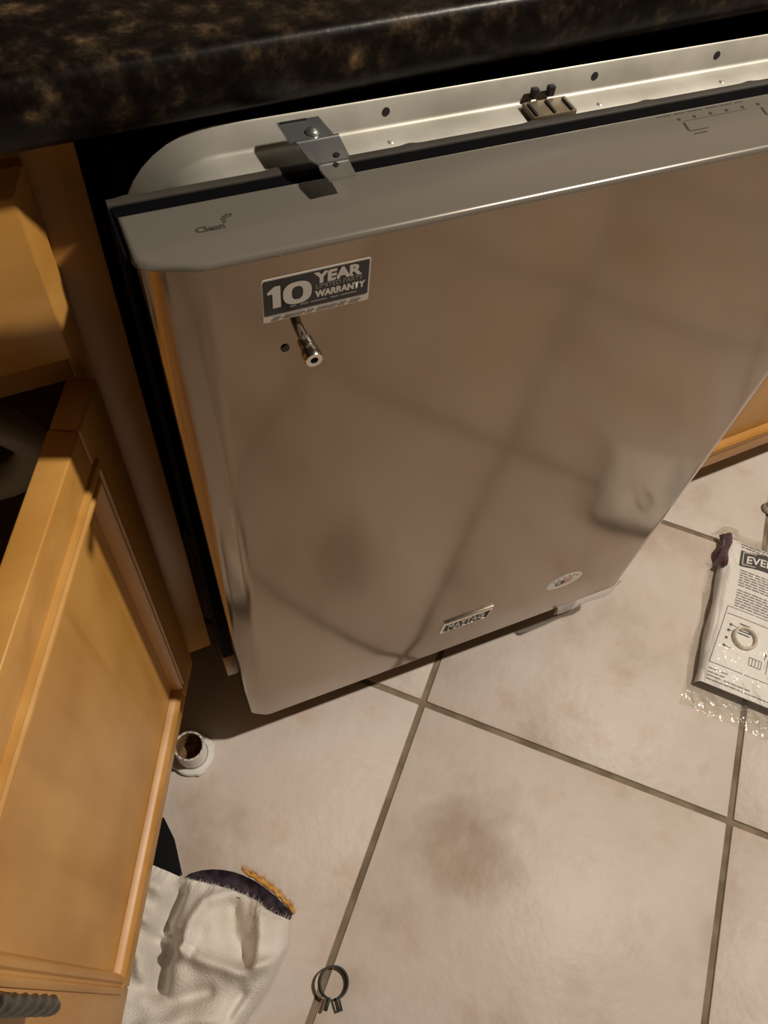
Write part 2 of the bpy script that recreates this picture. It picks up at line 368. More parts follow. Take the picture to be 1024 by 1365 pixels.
# drain pipes inside the sink cabinet
pp = thing('drain_pipe', (-.26, .36, .129), 0, 'off-white plastic trap pipe in the dark open cabinet', 'pipe')
bm = B(); tube(bm, smooth_curve([(-.12, -.02, .34), (-.05, -.03, .35), (.03, -.045, .335), (.085, -.06, .29), (.095, -.06, .25), (.06, -.055, .205), (-.02, -.04, .19), (-.12, -.03, .19)], 6), .021, 14); obj('trap_bend', bm, CREAM, pp, smooth=60)
bm = B(); tube(bm, [(-.12, -.02, .34), (-.12, -.02, .5), (-.12, -.02, .70)], .019, 14); obj('tail_pipe', bm, CREAM, pp, smooth=60)
bm = B(); tube(bm, [(-.12, -.03, .19), (-.12, .05, .19), (-.12, .205, .19)], .019, 14); obj('wall_pipe', bm, CREAM, pp, smooth=60)

# ------------------------------------------------------------------ dishwasher
DX, DY = .2676, .30
dw = thing('dishwasher', (DX, DY, 0), 0, 'stainless steel dishwasher pulled forward from its bay under the granite counter', 'dishwasher')
XF = Matrix.Translation((-DX, -DY, 0))
def dpart(name, bm, m, parent=None, **k): return obj(name, bm, m, parent or dw, xf=XF, **k)
WF, ZB, ZT = .5351, .101, .8515
def plan(z, inset=0.0):
    k = min(1, max(0, (z-.1)/.75)); eL = .0215 + .0105*k - inset; eR = .0225 + .0080*k - inset
    def side(e, s, x0):
        q = [(-e*1.02, .052), (-e*1.0, .030), (-e, .018), (-e*.985, .0145), (-e*.93, .0118), (-e*.80, .0092), (-e*.55, .0062), (-e*.28, .0033), (-e*.10, .0013), (.004, .0002)]
        return [(x0 + s*a, b+inset) for a, b in q]
    L = side(eL, 1, 0); R_ = side(eR, -1, WF)
    return L + [(WF*t, inset) for t in (.2, .4, .6, .8)] + R_[::-1]
bm = B(); rows = []
zs = [ZB, ZB+.002, ZB+.006] + [ZB + .006 + (ZT-ZB-.006)*k/10 for k in range(1, 11)]
for i, z in enumerate(zs):
    ins = (.0025, .0006, 0)[i] if i < 3 else 0
    rows.append([(x, y, z) for x, y in plan(z, ins)])
v = grid(bm, rows)
rows2 = [(x, y+.010 if 0 < k < len(rows[0])-1 else y, ZB+.001) for k, (x, y, z) in enumerate([(a, b, 0) for a, b in plan(ZB, .004)])]
lip = [bm.verts.new(p) for p in rows2]
for k in range(len(lip)-1): bm.faces.new([v[0][k], v[0][k+1], lip[k+1], lip[k]])
panel = dpart('door_panel', bm, STEEL, label='brushed steel front panel with rounded sides', smooth=28, recalc=False)
bm = B()
lathe(bm, [(.0, .0), (.0027, .0), (.0027, .0006), (.0, .0006)], 20, Matrix.Translation((.0425, -.0002, .7785)) @ Matrix.Rotation(math.pi/2, 4, 'X')); dpart('screw_hole', bm, BLACK, panel)

# control strip on the top edge of the door
def strip_outline(inset=0.0):
    p_ = plan(.852, inset); L = p_[2:]; L = L[:-2]
    a = [(-.0325+inset, .050-inset), ] ; b = [(WF+.0305-inset, .050-inset)]
    return a + L + b
bm = B()
o1 = [Vector((x, y, 0)) for x, y in strip_outline()]; cen = Vector((WF/2, .026, 0))
rows = []
for z, ins in ((.8495, -.0006), (.8502, -.0012), (.8512, -.0013), (.8528, -.0004), (.8537, .0010), (.8540, .0024)):
    rows.append([(x, y, z) for x, y in strip_outline(ins)])
v = grid(bm, rows, closed_u=True); bm.faces.new(v[-1]); bm.faces.new(v[0])
strip = dpart('control_strip', bm, STRIP, smooth=40)
ZP = .8542
def flat_at(x, y, z=ZP, rz=0): return Matrix.Translation((x, y, z)) @ Matrix.Rotation(rz, 4, 'Z')
bm = B(); text_bm(bm, 'Clean', .0058, flat_at(.0035, .0245), offset=.00022, sx=1.2)
dpart('clean_print', bm, INK, strip, smooth=0)
bm = B()
for k in range(5):
    a0 = math.radians(200-k*34); r_ = .0042
    prism(bm, [(.0235+r_*.35*math.cos(a0), .0305+r_*.35*math.sin(a0)), (.0235+r_*1.1*math.cos(a0-.22), .0305+r_*1.1*math.sin(a0-.22)), (.0235+r_*1.1*math.cos(a0+.22), .0305+r_*1.1*math.sin(a0+.22))], ZP-.0001, ZP)
dpart('fan_icon', bm, INK, strip, smooth=0)
bm = B()
def bar(bm, x0, y0, x1, y1, w, z=ZP):
    d = Vector((x1-x0, y1-y0)); n = Vector((-d.y, d.x)).normalized()*w/2
    prism(bm, [(x0+n.x, y0+n.y), (x1+n.x, y1+n.y), (x1-n.x, y1-n.y), (x0-n.x, y0-n.y)], z-.0001, z)
for x in (.326, .338, .351, .364, .377, .390):
    lathe(bm, [(0, 0), (.0013, 0), (.0013, .0001), (0, .0001)], 10, Matrix.Translation((x, .0405, ZP-.0001)))
bar(bm, .327, .0365, .3255, .0285, .0016); bar(bm, .3255, .0275, .340, .0275, .0007)
bar(bm, .390, .0365, .3885, .0285, .0016); bar(bm, .3885, .0275, .403, .0275, .0007)
dpart('indicator_print', bm, INK, strip, smooth=0)
bm = B()
for x0, x1 in ((.312, .3235), (.326, .334), (.3365, .348), (.351, .360), (.3625, .372), (.375, .381)): bar(bm, x0, .0462, x1, .0462, .0010)
bar(bm, .328, .0378, .379, .0378, .0003); bar(bm, .327, .0242, .337, .0242, .0012); bar(bm, .391, .0242, .399, .0242, .0012)
dpart('faint_print', bm, INKF, strip, smooth=0)

# inner door edge and gasket
bm = B(); box(bm, -.0345, WF+.0325, .0505, .0590, .215, .8535, .001); dpart('inner_door', bm, BODY)
bm = B(); rows = []
for x in [-.0355 + (WF+.068)*k/240 for k in range(241)]:
    wv = .0009*math.exp(-((((x-.02) % .085)-.04)/.004)**2)
    rows.append([(x, .0592, .846), (x, .0592, .8520), (x, .0598, .8535), (x, .0620, .8542), (x, .0645+wv, .8542+wv*.3), (x, .0655, .852), (x, .0655, .846)])
v = grid(bm, rows); bm.faces.new(v[0]); bm.faces.new(v[-1]); dpart('gasket', bm, GASKET, smooth=50)
bm = B(); box(bm, -.0365, -.0347, .020, .058, .30, .8535, .0006); dpart('door_edge_trim', bm, BODY)

# galvanised tub frame: a stepped lip swept round a rounded opening
X0t, X1t, ZTt, RC = -.028, .563, .868, .062
path = []
def P2(x, z, nx, nz): path.append((x, z, nx, nz))
for k in range(5): P2(X0t, .14 + (ZTt-RC-.14)*k/5, -1, 0)
for k in range(11):
    a = math.pi - (math.pi/2)*k/10; P2(X0t+RC+RC*math.cos(a), ZTt-RC+RC*math.sin(a), math.cos(a), math.sin(a))
for k in range(1, 8): P2(X0t+RC + (X1t-X0t-2*RC)*k/8, ZTt, 0, 1)
for k in range(11):
    a = math.pi/2 - (math.pi/2)*k/10; P2(X1t-RC+RC*math.cos(a), ZTt-RC+RC*math.sin(a), math.cos(a), math.sin(a))
for k in range(1, 6): P2(X1t, ZTt-RC - (ZTt-RC-.14)*k/5, 1, 0)
tp = [(.0672, .040), (.0672, .0185), (.069, .0168), (.0850, .0165), (.0870, .0158), (.0882, .0140), (.0920, .0012), (.0930, .0004), (.0938, .0012), (.0942, .006)]
bm = B(); rows = [[(x - nx*d, y, z - nz*d) for y, d in tp] for x, z, nx, nz in path]; grid(bm, rows)
tub = dpart('tub_frame', bm, GALV, label='bright galvanised frame around the tub', smooth=50)
ang = math.atan2(.009, .009)
def on_slope(x, f): # point on the sloped lip
    return Vector((x, .0882+.0038*f, .854+.0128*f))
for x in (.140, .289, .388):
    bm = B(); lathe(bm, [(0, 0), (.0024, 0), (.0024, .0004), (0, .0004)], 14, Matrix.Translation(on_slope(x, .5)+Vector((0, -.0001, .0001))) @ Matrix.Rotation(math.radians(73), 4, 'X')); dpart('screw_hole', bm, BLACK, tub)
    bm = B(); lathe(bm, [(0, .0008), (.0012, .0008), (.0022, 0), (0, -.0002)], 14, Matrix.Translation((x-.003, .0735, .8513))); dpart('dimple', bm, GALV, tub)
# door latch strike with two prongs
bm = B(); box(bm, .232, .264, .0665, .083, .8500, .8555, .001); latch = dpart('door_latch', bm, LATCH)
for x in (.2415, .2535):
    bm = B(); box(bm, x-.0024, x+.0024, .0835, .0875, .8556, .8620, .0005); dpart('prong', bm, BLACK, latch)
for x in (.2345, .2475, .2600):
    bm = B(); box(bm, x-.0010, x+.0010, .0668, .080, .8556, .8566, .0004); dpart('rib', bm, BLACK, latch)

# zinc mounting bracket: stepped plate with holes
def plate(bm, pts, th=.0014):
    n = (Vector(pts[1])-Vector(pts[0])).cross(Vector(pts[2])-Vector(pts[0])).normalized()*th
    a = [bm.verts.new(p) for p in pts]; b = [bm.verts.new(Vector(p)-n) for p in pts]
    bm.faces.new(a); bm.faces.new(b[::-1])
    for k in range(len(pts)): bm.faces.new([a[k], a[(k+1) % len(pts)], b[(k+1) % len(pts)], b[k]])
bm = B()
plate(bm, [(.0685, .083, .8695), (.0935, .083, .8695), (.0965, .0645, .8690), (.0700, .0640, .8690)][::-1])
plate(bm, [(.0735, .0640, .8690), (.0990, .0645, .8690), (.0985, .046, .8680), (.0955, .0435, .8675), (.0805, .043, .8675), (.0755, .049, .868)][::-1])
plate(bm, [(.0790, .0435, .8676), (.0970, .0440, .8676), (.0965, .0305, .8670), (.0805, .0300, .8668), (.0785, .0395, .8673)][::-1])
plate(bm, [(.0730, .0645, .8692), (.0990, .0650, .8692), (.0985, .0645, .8668), (.0730, .0640, .8668)])
plate(bm, [(.0800, .0437, .8678), (.0970, .0442, .8678), (.0970, .0437, .8652), (.0800, .0432, .8652)])
br = dpart('mounting_bracket', bm, ZINC, label='shiny zinc mounting bracket bent over the door top', smooth=0)
for x, y, r_, z in ((.0915, .0478, .0020, .8684), (.0885, .0405, .0017, .8677)):
    bm = B(); lathe(bm, [(0, 0), (r_, 0), (r_, .0002), (0, .0002)], 16, Matrix.Translation((x, y, z))); dpart('bracket_hole', bm, BLACK, br)
bm = B(); lathe(bm, [(0, .0026), (.002, .0024), (.0034, .0014), (.0038, 0), (0, 0)], 18, Matrix.Translation((.085, .0695, .8694))); dpart('bracket_screw', bm, ZINC, br)
bm = B(); box(bm, .070, .086, .0808, .0825, .8696, .8700); dpart('slot', bm, BLACK, br)

# black body, rails and feet
bm = B(); box(bm, -.0225, .558, .108, .62, .085, .846, .004); dpart('body', bm, BODY)
bm = B(); box(bm, -.018, .553, .060, .108, .104, .135, .003); dpart('base_rail', bm, BODY)
for x, y in ((.01, .13), (.525, .13), (.01, .58), (.525, .58)):
    bm = B(); lathe(bm, [(0, 0), (.016, 0), (.016, .006), (.006, .010), (.006, .088), (0, .088)], 18, Matrix.Translation((x, y, .0002))); dpart('levelling_foot', bm, BLACK)
bm = B(); lathe(bm, [(0, -.006), (.012, -.006), (.013, -.004), (.013, .004), (.012, .006), (0, .006)], 24, Matrix.Translation((-.0275, .068, .150)) @ Matrix.Diagonal((1, 1, 2.0, 1)) @ Matrix.Rotation(math.pi/2, 4, 'Y')); dpart('hinge_cap', bm, CREAM, label='cream plastic hinge cap')
bm = B(); tube(bm, smooth_curve([(-.026, .098, .16), (-.030, .106, .150), (-.025, .112, .140), (-.022, .100, .125)], 5), .0006, 6); dpart('hinge_cord', bm, GREYPL)

# handle studs (the handle itself is off)
for x in (.0505, WF-.0505):
    bm = B(); lathe(bm, [(0, 0), (.0032, 0), (.0032, .013), (.0048, .014), (.0048, .020), (.0042, .0215), (.0056, .023), (.0058, .0290), (.0050, .0305), (.0024, .0305), (.0022, .0270), (0, .0270)], 24,
                 Matrix.Translation((x, .0004, .796)) @ Matrix.Rotation(math.pi/2, 4, 'X'))
    st_ = dpart('handle_stud', bm, NICKEL, label='nickel stud left where the handle was', smooth=30)
    bm = B(); lathe(bm, [(0, .0272), (.0019, .0272), (.0019, .0276), (0, .0276)], 14, Matrix.Translation((x, .0004, .796)) @ Matrix.Rotation(math.pi/2, 4, 'X')); dpart('stud_hole', bm, BLACK, st_)

# printed stickers: x right, y up on the door face
def face_at(x, z, y=-.0006, r=0): return Matrix.Translation((x, y, z)) @ Matrix.Rotation(math.pi/2, 4, 'X') @ Matrix.Rotation(r, 4, 'Z')
def rrect(w, h, r, n=4):
    pts = []
    for cx, cy, a0 in ((w-r, r, -90), (w-r, h-r, 0), (r, h-r, 90), (r, r, 180)):
        for k in range(n+1):
            a = math.radians(a0 + 90*k/n); pts.append((cx+r*math.cos(a), cy+r*math.sin(a)))
    return pts
SX, SZ, SW, SH = .0300, .8030, .0655, .0320
bm = B(); prism(bm, rrect(SW, SH, .0015), -.0004, 0, face_at(SX, SZ, -.0003)); sk = dpart('warranty_sticker', bm, STK_WHITE, label='black and white ten year warranty sticker', smooth=0)
bm = B(); prism(bm, rrect(SW-.002, SH-.0066, .0008), 0, .00015, face_at(SX+.001, SZ+.0056, -.0004)); dpart('sticker_field', bm, STK_DARK, sk, smooth=0)
bm = B(); yy = -.0007
prism(bm, [(.0030, .0222), (.0072, .0256), (.0108, .0256), (.0108, .0098), (.0060, .0098), (.0060, .0205), (.0030, .0205)], 0, .0001, face_at(SX, SZ+.0008, yy))
t = bmesh.new(); grid(t, [[(.0208+a*math.copysign(abs(math.cos(q))**.8, math.cos(q)), .0177+b*math.copysign(abs(math.sin(q))**.8, math.sin(q)), .0001) for q in [2*math.pi*k/36 for k in range(36)]] for a, b in ((.0086, .0082), (.0034, .0048))], closed_u=True); merge(bm, t, face_at(SX, SZ+.0008, yy))
text_bm(bm, 'YEAR', .0106, face_at(SX+.0318, SZ+.0222, yy), offset=.00055, sx=1.08)
text_bm(bm, 'WARRANTY', .0064, face_at(SX+.0318, SZ+.0118, yy), offset=.00038, sx=.85)
dpart('lettering', bm, STK_WHITE, sk, smooth=0)
bm = B(); text_bm(bm, 'LIMITED PARTS', .0046, face_at(SX+.0318, SZ+.0180, yy), offset=.0001, sx=.92)
for k in range(7): prism(bm, rrect(.0040+.0012*(k % 3), .0011, .0002), 0, .0001, face_at(SX+.016+k*.0062, SZ+.0086, yy))
dpart('small_lettering', bm, STK_GREY, sk, smooth=0)
bm = B()
for k in range(8): prism(bm, rrect(.0046+.001*((k*5) % 3), .0015, .0003), 0, .0001, face_at(SX+.006+k*.0068, SZ+.0022, yy))
dpart('fine_print', bm, STK_GREY, sk, smooth=0)

# oval flag decal
bm = B(); el = lambda a, b: [(a*math.cos(2*math.pi*k/40), b*math.sin(2*math.pi*k/40)) for k in range(40)]
OXc, OZc = .4200, .2040
prism(bm, el(.0275, .0190), -.0003, 0, face_at(OXc, OZc, -.0003)); ov = dpart('flag_decal', bm, OVALW, label='small white oval decal with flag stripes', smooth=0)
bm = B()
for k in range(4): 
    z = -.0085+k*.0045
    prism(bm, [(-.002, z), (.012-.001*abs(k-1), z+.0022), (.0125-.001*abs(k-1), z+.0045), (-.002, z+.0023)], 0, .0001, face_at(OXc, OZc, -.0004))
dpart('stripes', bm, RED, ov, smooth=0)
bm = B(); ring = [(-.0075+.0065*math.cos(math.radians(a)), -.002+.0068*math.sin(math.radians(a))) for a in range(40, 330, 20)]
ring += [(-.0075+.0034*math.cos(math.radians(a)), -.002+.0034*math.sin(math.radians(a))) for a in range(320, 30, -20)]
prism(bm, ring, 0, .0001, face_at(OXc, OZc, -.0004)); prism(bm, [(-.005, .001), (-.001, .0075), (.0002, -.006), (-.005, -.006)], 0, .0001, face_at(OXc, OZc, -.0004))
for k in range(6):
    a = math.radians(150-k*24); prism(bm, rrect(.0030, .0024, .0004), 0, .0001, face_at(OXc+.0205*math.cos(a)-.0015, OZc+.0135*math.sin(a)-.001, -.0004))
dpart('emblem', bm, NAVY, ov, smooth=0)

# brand badge near the foot of the door
BX, BZ, BW_, BH = .2370, .1810, .0740, .0290
bm = B(); trap = [(0, 0), (BW_-.005, 0), (BW_, BH), (.003, BH)]
o_ = trap; i_ = [(.0026, .0016), (BW_-.0064, .0016), (BW_-.0030, BH-.0062), (.0046, BH-.0062)]
rows = [[(x, y, -.0006) for x, y in o_], [(x, y, .0016) for x, y in o_], [(x*.985+.0005, y*.95+.0007, .0026) for x, y in o_], [(x, y, .0026) for x, y in i_], [(x, y, .0016) for x, y in i_]]
t = bmesh.new(); grid(t, rows, closed_u=True); merge(bm, t, face_at(BX, BZ, -.0002)); bdg = dpart('badge', bm, CHROME, label='chrome-framed nameplate', smooth=20)
bm = B(); prism(bm, i_, .0008, .0014, face_at(BX, BZ, -.0002)); dpart('badge_field', bm, BLACK, bdg, smooth=0)
bm = B(); text_bm(bm, 'MAYTAG', .0200, face_at(BX+BW_/2-.0008, BZ+.0048, -.0020), align='CENTER', offset=.0002, sx=.66, depth=.0003); dpart('lettering', bm, STK_WHITE, bdg, smooth=0)

# left-over protective film curling below the right foot of the door
bm = B(); rows = []
edge = [(.440, .0985, .0), (.441, .0760, .0), (.458, .0730, .001), (.480, .0745, .002), (.505, .0725, .001), (.530, .0735, .002), (.546, .0760, .005), (.556, .085, .011)]
for x, z, y in edge:
    rows.append([(x, y*.3+.0015, .1065), (x, -.0015+y*.6, .1015), (x, -.0025+y+.002*math.sin(x*140), (z+.1)/2), (x, -.001+y+.002*math.sin(x*90), z)])
grid(bm, rows); dpart('protective_film', bm, PROTFILM, label='strip of hazy protective film', recalc=False)

# ------------------------------------------------------------------ things on the floor
# white pipe stub on its flange
pf_ = thing('pipe_fitting', (-.108, .016, 0), 0, 'short white plastic pipe stub on a flange, brown inside, standing on the tile', 'pipe fitting')
bm = B(); n = 48; rows = []
def rr(k, r): return r + (.0022 if (k % 12) in (0, 1, 2) else 0)
for r_, z in ((.0205, .0008), (.028, .0005), (.0295, .002), (.0295, .006), (.028, .0078), (.0225, .0085), (.0215, .0095)):
    rows.append([(rr(k, r_)*math.cos(2*math.pi*k/n) if r_ > .0275 else r_*math.cos(2*math.pi*k/n), (rr(k, r_) if r_ > .0275 else r_)*math.sin(2*math.pi*k/n), z) for k in range(n)])
grid(bm, rows, closed_u=True); obj('flange', bm, PVC, pf_)
bm = B(); lathe(bm, [(.0172, .002), (.0208, .002), (.0206, .046), (.0200, .0475), (.0178, .0475), (.0174, .046), (.0172, .002)], 40); obj('pipe_wall', bm, PVC, pf_)
bm = B(); rows = []
for z in (.004, .02, .035, .046, .0479, .0482):
    rows.append([((.0170 + (.0022+.0008*math.sin(k*2.7))*(z > .0475))*math.cos(2*math.pi*k/n), (.0170 + (.0022+.0008*math.sin(k*2.7))*(z > .0475))*math.sin(2*math.pi*k/n), z + .0007*math.sin(k*1.9)*(z > .04)) for k in range(n)])
v = grid(bm, rows, closed_u=True); bm.faces.new(v[0]); obj('residue', bm, PVC_DIRT, pf_, label='brown residue lining the pipe')

# black tapered tool behind the cloth
bm = B(); prism(bm, [(.0, .0), (.006, -.032), (.004, -.078), (-.052, -.075), (-.055, -.02)], .0, .006, Matrix.Translation((-.166, -.050, .0004)), bev=.0012)
tool = thing('scraper', (-.166, -.085, .0004), 0, 'flat black pointed tool lying half under the cloth', 'tool')
tool_m = Matrix.Translation((.166, .085, -.0004)); obj('blade', bm, TOOLBLACK, tool, xf=tool_m)
bm = B(); box(bm, -.226, -.200, -.115, -.080, .0064, .016, .003); obj('grip', bm, TOOLBLACK, tool, xf=tool_m)

# crumpled cloth bag with a gathered, dark-lined mouth
cl = thing('cloth', (-.155, -.22, 0), 0, 'crumpled white cotton cloth with a frayed dark-lined opening on the tile', 'cloth')
CM = Matrix.Translation((.155, .22, 0))
mouth = Vector((.112, -.094, 0)); mw = mouth.length; e_m = mouth.normalized(); e_b = Vector((e_m.y, -e_m.x, 0))
if e_b.x > 0: e_b = -e_b
M0 = Vector((-.162, -.135, 0))
FRONT = smooth_curve([(-.215, -.092, 0), (-.196, -.104, 0), (-.178, -.120, 0), (-.161, -.135, 0), (-.144, -.147, 0), (-.122, -.162, 0), (-.099, -.180, 0), (-.083, -.196, 0), (-.074, -.211, 0), (-.052, -.230, 0)], 8)
BACK = smooth_curve([(-.300, -.150, 0), (-.310, -.205, 0), (-.300, -.250, 0), (-.285, -.290, 0), (-.255, -.330, 0), (-.215, -.348, 0), (-.175, -.345, 0), (-.140, -.318, 0), (-.100, -.292, 0), (-.062, -.256, 0)], 8)
# creases: (polyline, half-width, height)
CRE = [([(-.170, -.150), (-.190, -.173), (-.206, -.190)], .0135, -.036), ([(-.197, -.180), (-.168, -.221)], .006, -.016),
       ([(-.194, -.204), (-.208, -.218), (-.216, -.236)], .0135, -.038),
       ([(-.225, -.150), (-.191, -.193), (-.162, -.234), (-.117, -.268), (-.090, -.268)], .010, .017),
       ([(-.176, -.214), (-.161, -.192), (-.140, -.175), (-.110, -.178)], .009, .013), ([(-.112, -.190), (-.118, -.220), (-.116, -.246)], .015, -.020),
       ([(-.080, -.208), (-.090, -.238), (-.104, -.262)], .010, .010), ([(-.235, -.235), (-.205, -.262), (-.165, -.268)], .010, -.014),
       ([(-.205, -.120), (-.185, -.145)], .012, .010), ([(-.240, -.280), (-.195, -.285), (-.160, -.300)], .012, .012), ([(-.130, -.285), (-.150, -.300)], .008, -.010),
       ([(-.245, -.165), (-.225, -.205), (-.232, -.240)], .010, .010)]
def crease(x, y):
    q = Vector((x, y)); h_ = 0
    for pl, w_, a in CRE:
        best = 9
        for k in range(len(pl)-1):
            A_, B_ = Vector(pl[k]), Vector(pl[k+1]); d = B_-A_; t = max(0, min(1, (q-A_).dot(d)/d.length_squared)); best = min(best, (q-A_-d*t).length)
        h_ += 1.35*a*math.exp(-(best/(.85*w_))**2)
    return h_
NU, NW = len(FRONT)-1, 60
def cloth_pt(u, w):
    """u across the mouth 0..1, w back from the mouth 0..1"""
    f = u*NU; k = min(NU-1, int(f)); t = f-k; a = FRONT[k].lerp(FRONT[k+1], t); b_ = BACK[k].lerp(BACK[k+1], t); p_ = a.lerp(b_, w)
    ed = min(1, min(u, 1-u)*9); ew = min(1, (1-w)*4.5); sm = (ed*(2-ed))**.8*(ew*(2-ew))**.8
    lip = .75+.25*min(1, w*8)
    z = sm*lip*(.050 + crease(p_.x, p_.y) + .0025*math.sin(p_.x*150+p_.y*60)*math.sin(p_.y*130-p_.x*40))
    z += (.0016*math.sin(u*120+2*math.sin(u*31)) + .0008*math.sin(u*260))*max(0, 1-w*4.5)*sm
    return Vector((p_.x, p_.y, max(.003, z)))
def fold(u, w):
    return cloth_pt(.333+.667*u, w).z
bm = B(); rows = []
for i in range(NW+1):
    w_ = i/NW; r_ = [cloth_pt(j/NU, w_) for j in range(NU+1)]
    rows.append([Vector((r_[0].x, r_[0].y, .0012))] + r_ + [Vector((r_[-1].x, r_[-1].y, .0012))])
rows.append([Vector((p_.x, p_.y, .0012)) + e_b*.004 for p_ in rows[-1]])
grid(bm, rows); obj('cloth_body', bm, CLOTH, cl, xf=CM, smooth=180, recalc=True)
# far rim of the mouth: a low dark lining with an orange fleece hem
def rim_pt(u, f):
    base = M0 + e_m*(u*mw); bul = math.sin(math.pi*u)**.7
    back = -e_b*(.004 + .026*bul*(1-.25*u))*f
    zf = fold(u, 0)+.005*math.sin(math.pi*u); z = zf*(1-f)*.8 + .003 - .004*math.sin(math.pi*f)*0 + (.024*bul)*f**2 + .001*math.sin(u*70+f*5)
    if f < .5: z = min(z, zf-.004*(f < .3))
    return Vector((base.x+back.x, base.y+back.y, max(.0015, z)))
bm = B(); rows = [[rim_pt(j/40, f/8) + Vector((0, 0, -.010*math.sin(math.pi*f/8)*math.sin(math.pi*j/40))) for j in range(41)] for f in range(9)]
for r_ in rows:
    for p_ in r_: p_.z = max(p_.z, .0015)
grid(bm, rows); obj('lining', bm, LINING, cl, xf=CM, smooth=180, label='dark purple lining inside the mouth')
bm = B(); hem = []
for j in range(20, 41):
    p_ = rim_pt(j/40, 1.0) - e_b*.004; hem.append(p_ + Vector((0, 0, .001)))
tube(bm, [p_ + Vector((.0012*math.sin(k*2.3), .0012*math.cos(k*1.7), .0008*math.sin(k*3.1))) for k, p_ in enumerate(hem)], lambda t: .0034*(.6+.4*math.sin(math.pi*min(1, t*1.1))) + .0008*math.sin(t*47), 10)
obj('fleece_hem', bm, ORANGE, cl, xf=CM, smooth=180, label='orange fuzzy hem')
bm = B()
for k in range(700):
    u = random.uniform(.47, 1.0); p_ = rim_pt(u, 1.0) - e_b*.005; d = Vector((random.uniform(-1, 1), random.uniform(-1, 1), random.uniform(-.1, 1))).normalized() - e_b*.6
    a, b_ = p_ + Vector((random.uniform(-.002, .002), random.uniform(-.002, .002), random.uniform(-.001, .003))), p_ + d*random.uniform(.003, .008); n_ = d.orthogonal().normalized()*.0003
    bm.faces.new([bm.verts.new(a+n_), bm.verts.new(a-n_), bm.verts.new(b_)])
o = obj('hem_fibres', bm, ORANGE, cl, xf=CM, smooth=0); o['kind'] = 'stuff'
bm = B()
for k in range(190):
    u = random.uniform(.34, .99); p_ = cloth_pt(u, .005); d = -e_b*random.uniform(.2, 1) + Vector((random.uniform(-.6, .6), random.uniform(-.6, .6), random.uniform(.0, .7)))
    b_ = p_ + d.normalized()*random.uniform(.003, .008); n_ = d.orthogonal().normalized()*.0003
    bm.faces.new([bm.verts.new(p_+n_), bm.verts.new(p_-n_), bm.verts.new(b_)])
o = obj('frayed_threads', bm, CLOTH, cl, xf=CM, smooth=0); o['kind'] = 'stuff'

# spring hose clamp
hc = thing('hose_clamp', (-.026, -.318, .0005), 0, 'small black spring hose clamp with two pinch tabs on the grout line', 'clamp')
R0, BWid = .0168, .0100
bm = B(); rows = []
for k in range(57):
    a = math.radians(-78 + 336*k/56); rows.append([((R0+d)*math.cos(a), (R0+d)*math.sin(a), z) for d, z in ((0, 0), (.0018, 0), (.0018, BWid), (0, BWid))])
v = grid(bm, rows, closed_u=True); bm.faces.new(v[0]); bm.faces.new(v[-1])
TM = Matrix.Translation((0, .004, .0040)) @ Matrix.Rotation(math.radians(-24), 4, 'Z') @ Matrix.Rotation(math.radians(16), 4, 'Y')
obj('band', bm, DARKMETAL, hc, xf=TM)
for a, solid in ((-106, True), (-70, False)):
    ca, sa = math.cos(math.radians(a)), math.sin(math.radians(a)); tx = Matrix.Rotation(math.radians(a+90), 4, 'Z')
    bm = B()
    if solid: box(bm, -.0016, .0016, -R0-.014, -R0+.0005, .001, BWid-.001, .0005)
    else:
        for z in (-.0030, .0022): box(bm, z-.0008, z+.0012, -R0-.013, -R0+.0005, .002, .0050, .0005)
        box(bm, -.0038, .0034, -R0-.0150, -R0-.0128, .002, .0050, .0005)
    obj('pinch_tab', bm, DARKMETAL, hc, xf=TM @ tx)

# plastic bag with printed card
e1 = Vector((.71, .704, 0)).normalized(); e2 = Vector((e1.y, -e1.x, 0))
BO = Vector((.630, -.160, 0))
bag = thing('parts_bag', BO + e1*.13 + e2*.08, 0, 'clear plastic parts bag with a white printed instruction card on the floor', 'bag')
CB = Matrix((e2, e1, Vector((0, 0, 1)))).transposed().to_4x4(); CB.translation = BO
BXF = Matrix.Translation(-(BO + e1*.13 + e2*.08)) @ CB       # a right, b up, z
CWd, CHt = .165, .275
def card_z(a, b): return .020 + .0030*math.sin(a*22+.6)*math.sin(b*13) + .004*math.sin(math.pi*min(1, max(0, b/CHt)))
bm = B(); rows = [[(-.0075+.0016*math.sin(j*.5), CHt*j/30, .008), (-.0065+.001*math.sin(j*.7+1), CHt*j/30, .0140), (-.0035, CHt*j/30, card_z(0, CHt*j/30)-.0016)] + [(CWd*i/24, CHt*j/30, card_z(CWd*i/24, CHt*j/30)) for i in range(25)] for j in range(31)]
v = grid(bm, rows); r = bmesh.ops.extrude_face_region(bm, geom=bm.faces[:]); bmesh.ops.translate(bm, vec=(0, 0, -.0012), verts=[q for q in r['geom'] if isinstance(q, bmesh.types.BMVert)])
card = obj('instruction_card', bm, CARD, bag, xf=BXF, smooth=60)
def on_card(bm):
    bmesh.ops.subdivide_edges(bm, edges=[e for e in bm.edges if e.calc_length() > .02], cuts=6)
    for q in bm.verts: q.co.z = card_z(q.co.x, q.co.y) + .0007 + q.co.z
def quad(bm, a0, b0, a1, b1, w, lift=0.0):
    d = Vector((a1-a0, b1-b0)); n = Vector((-d.y, d.x)).normalized()*w/2; N_ = max(1, int(d.length/.012))
    prev = None
    for k in range(N_+1):
        q = Vector((a0, b0)) + d*k/N_; cur = (bm.verts.new((q.x+n.x, q.y+n.y, lift)), bm.verts.new((q.x-n.x, q.y-n.y, lift)))
        if prev: bm.faces.new([prev[0], cur[0], cur[1], prev[1]])
        prev = cur
bm = B(); rows = []
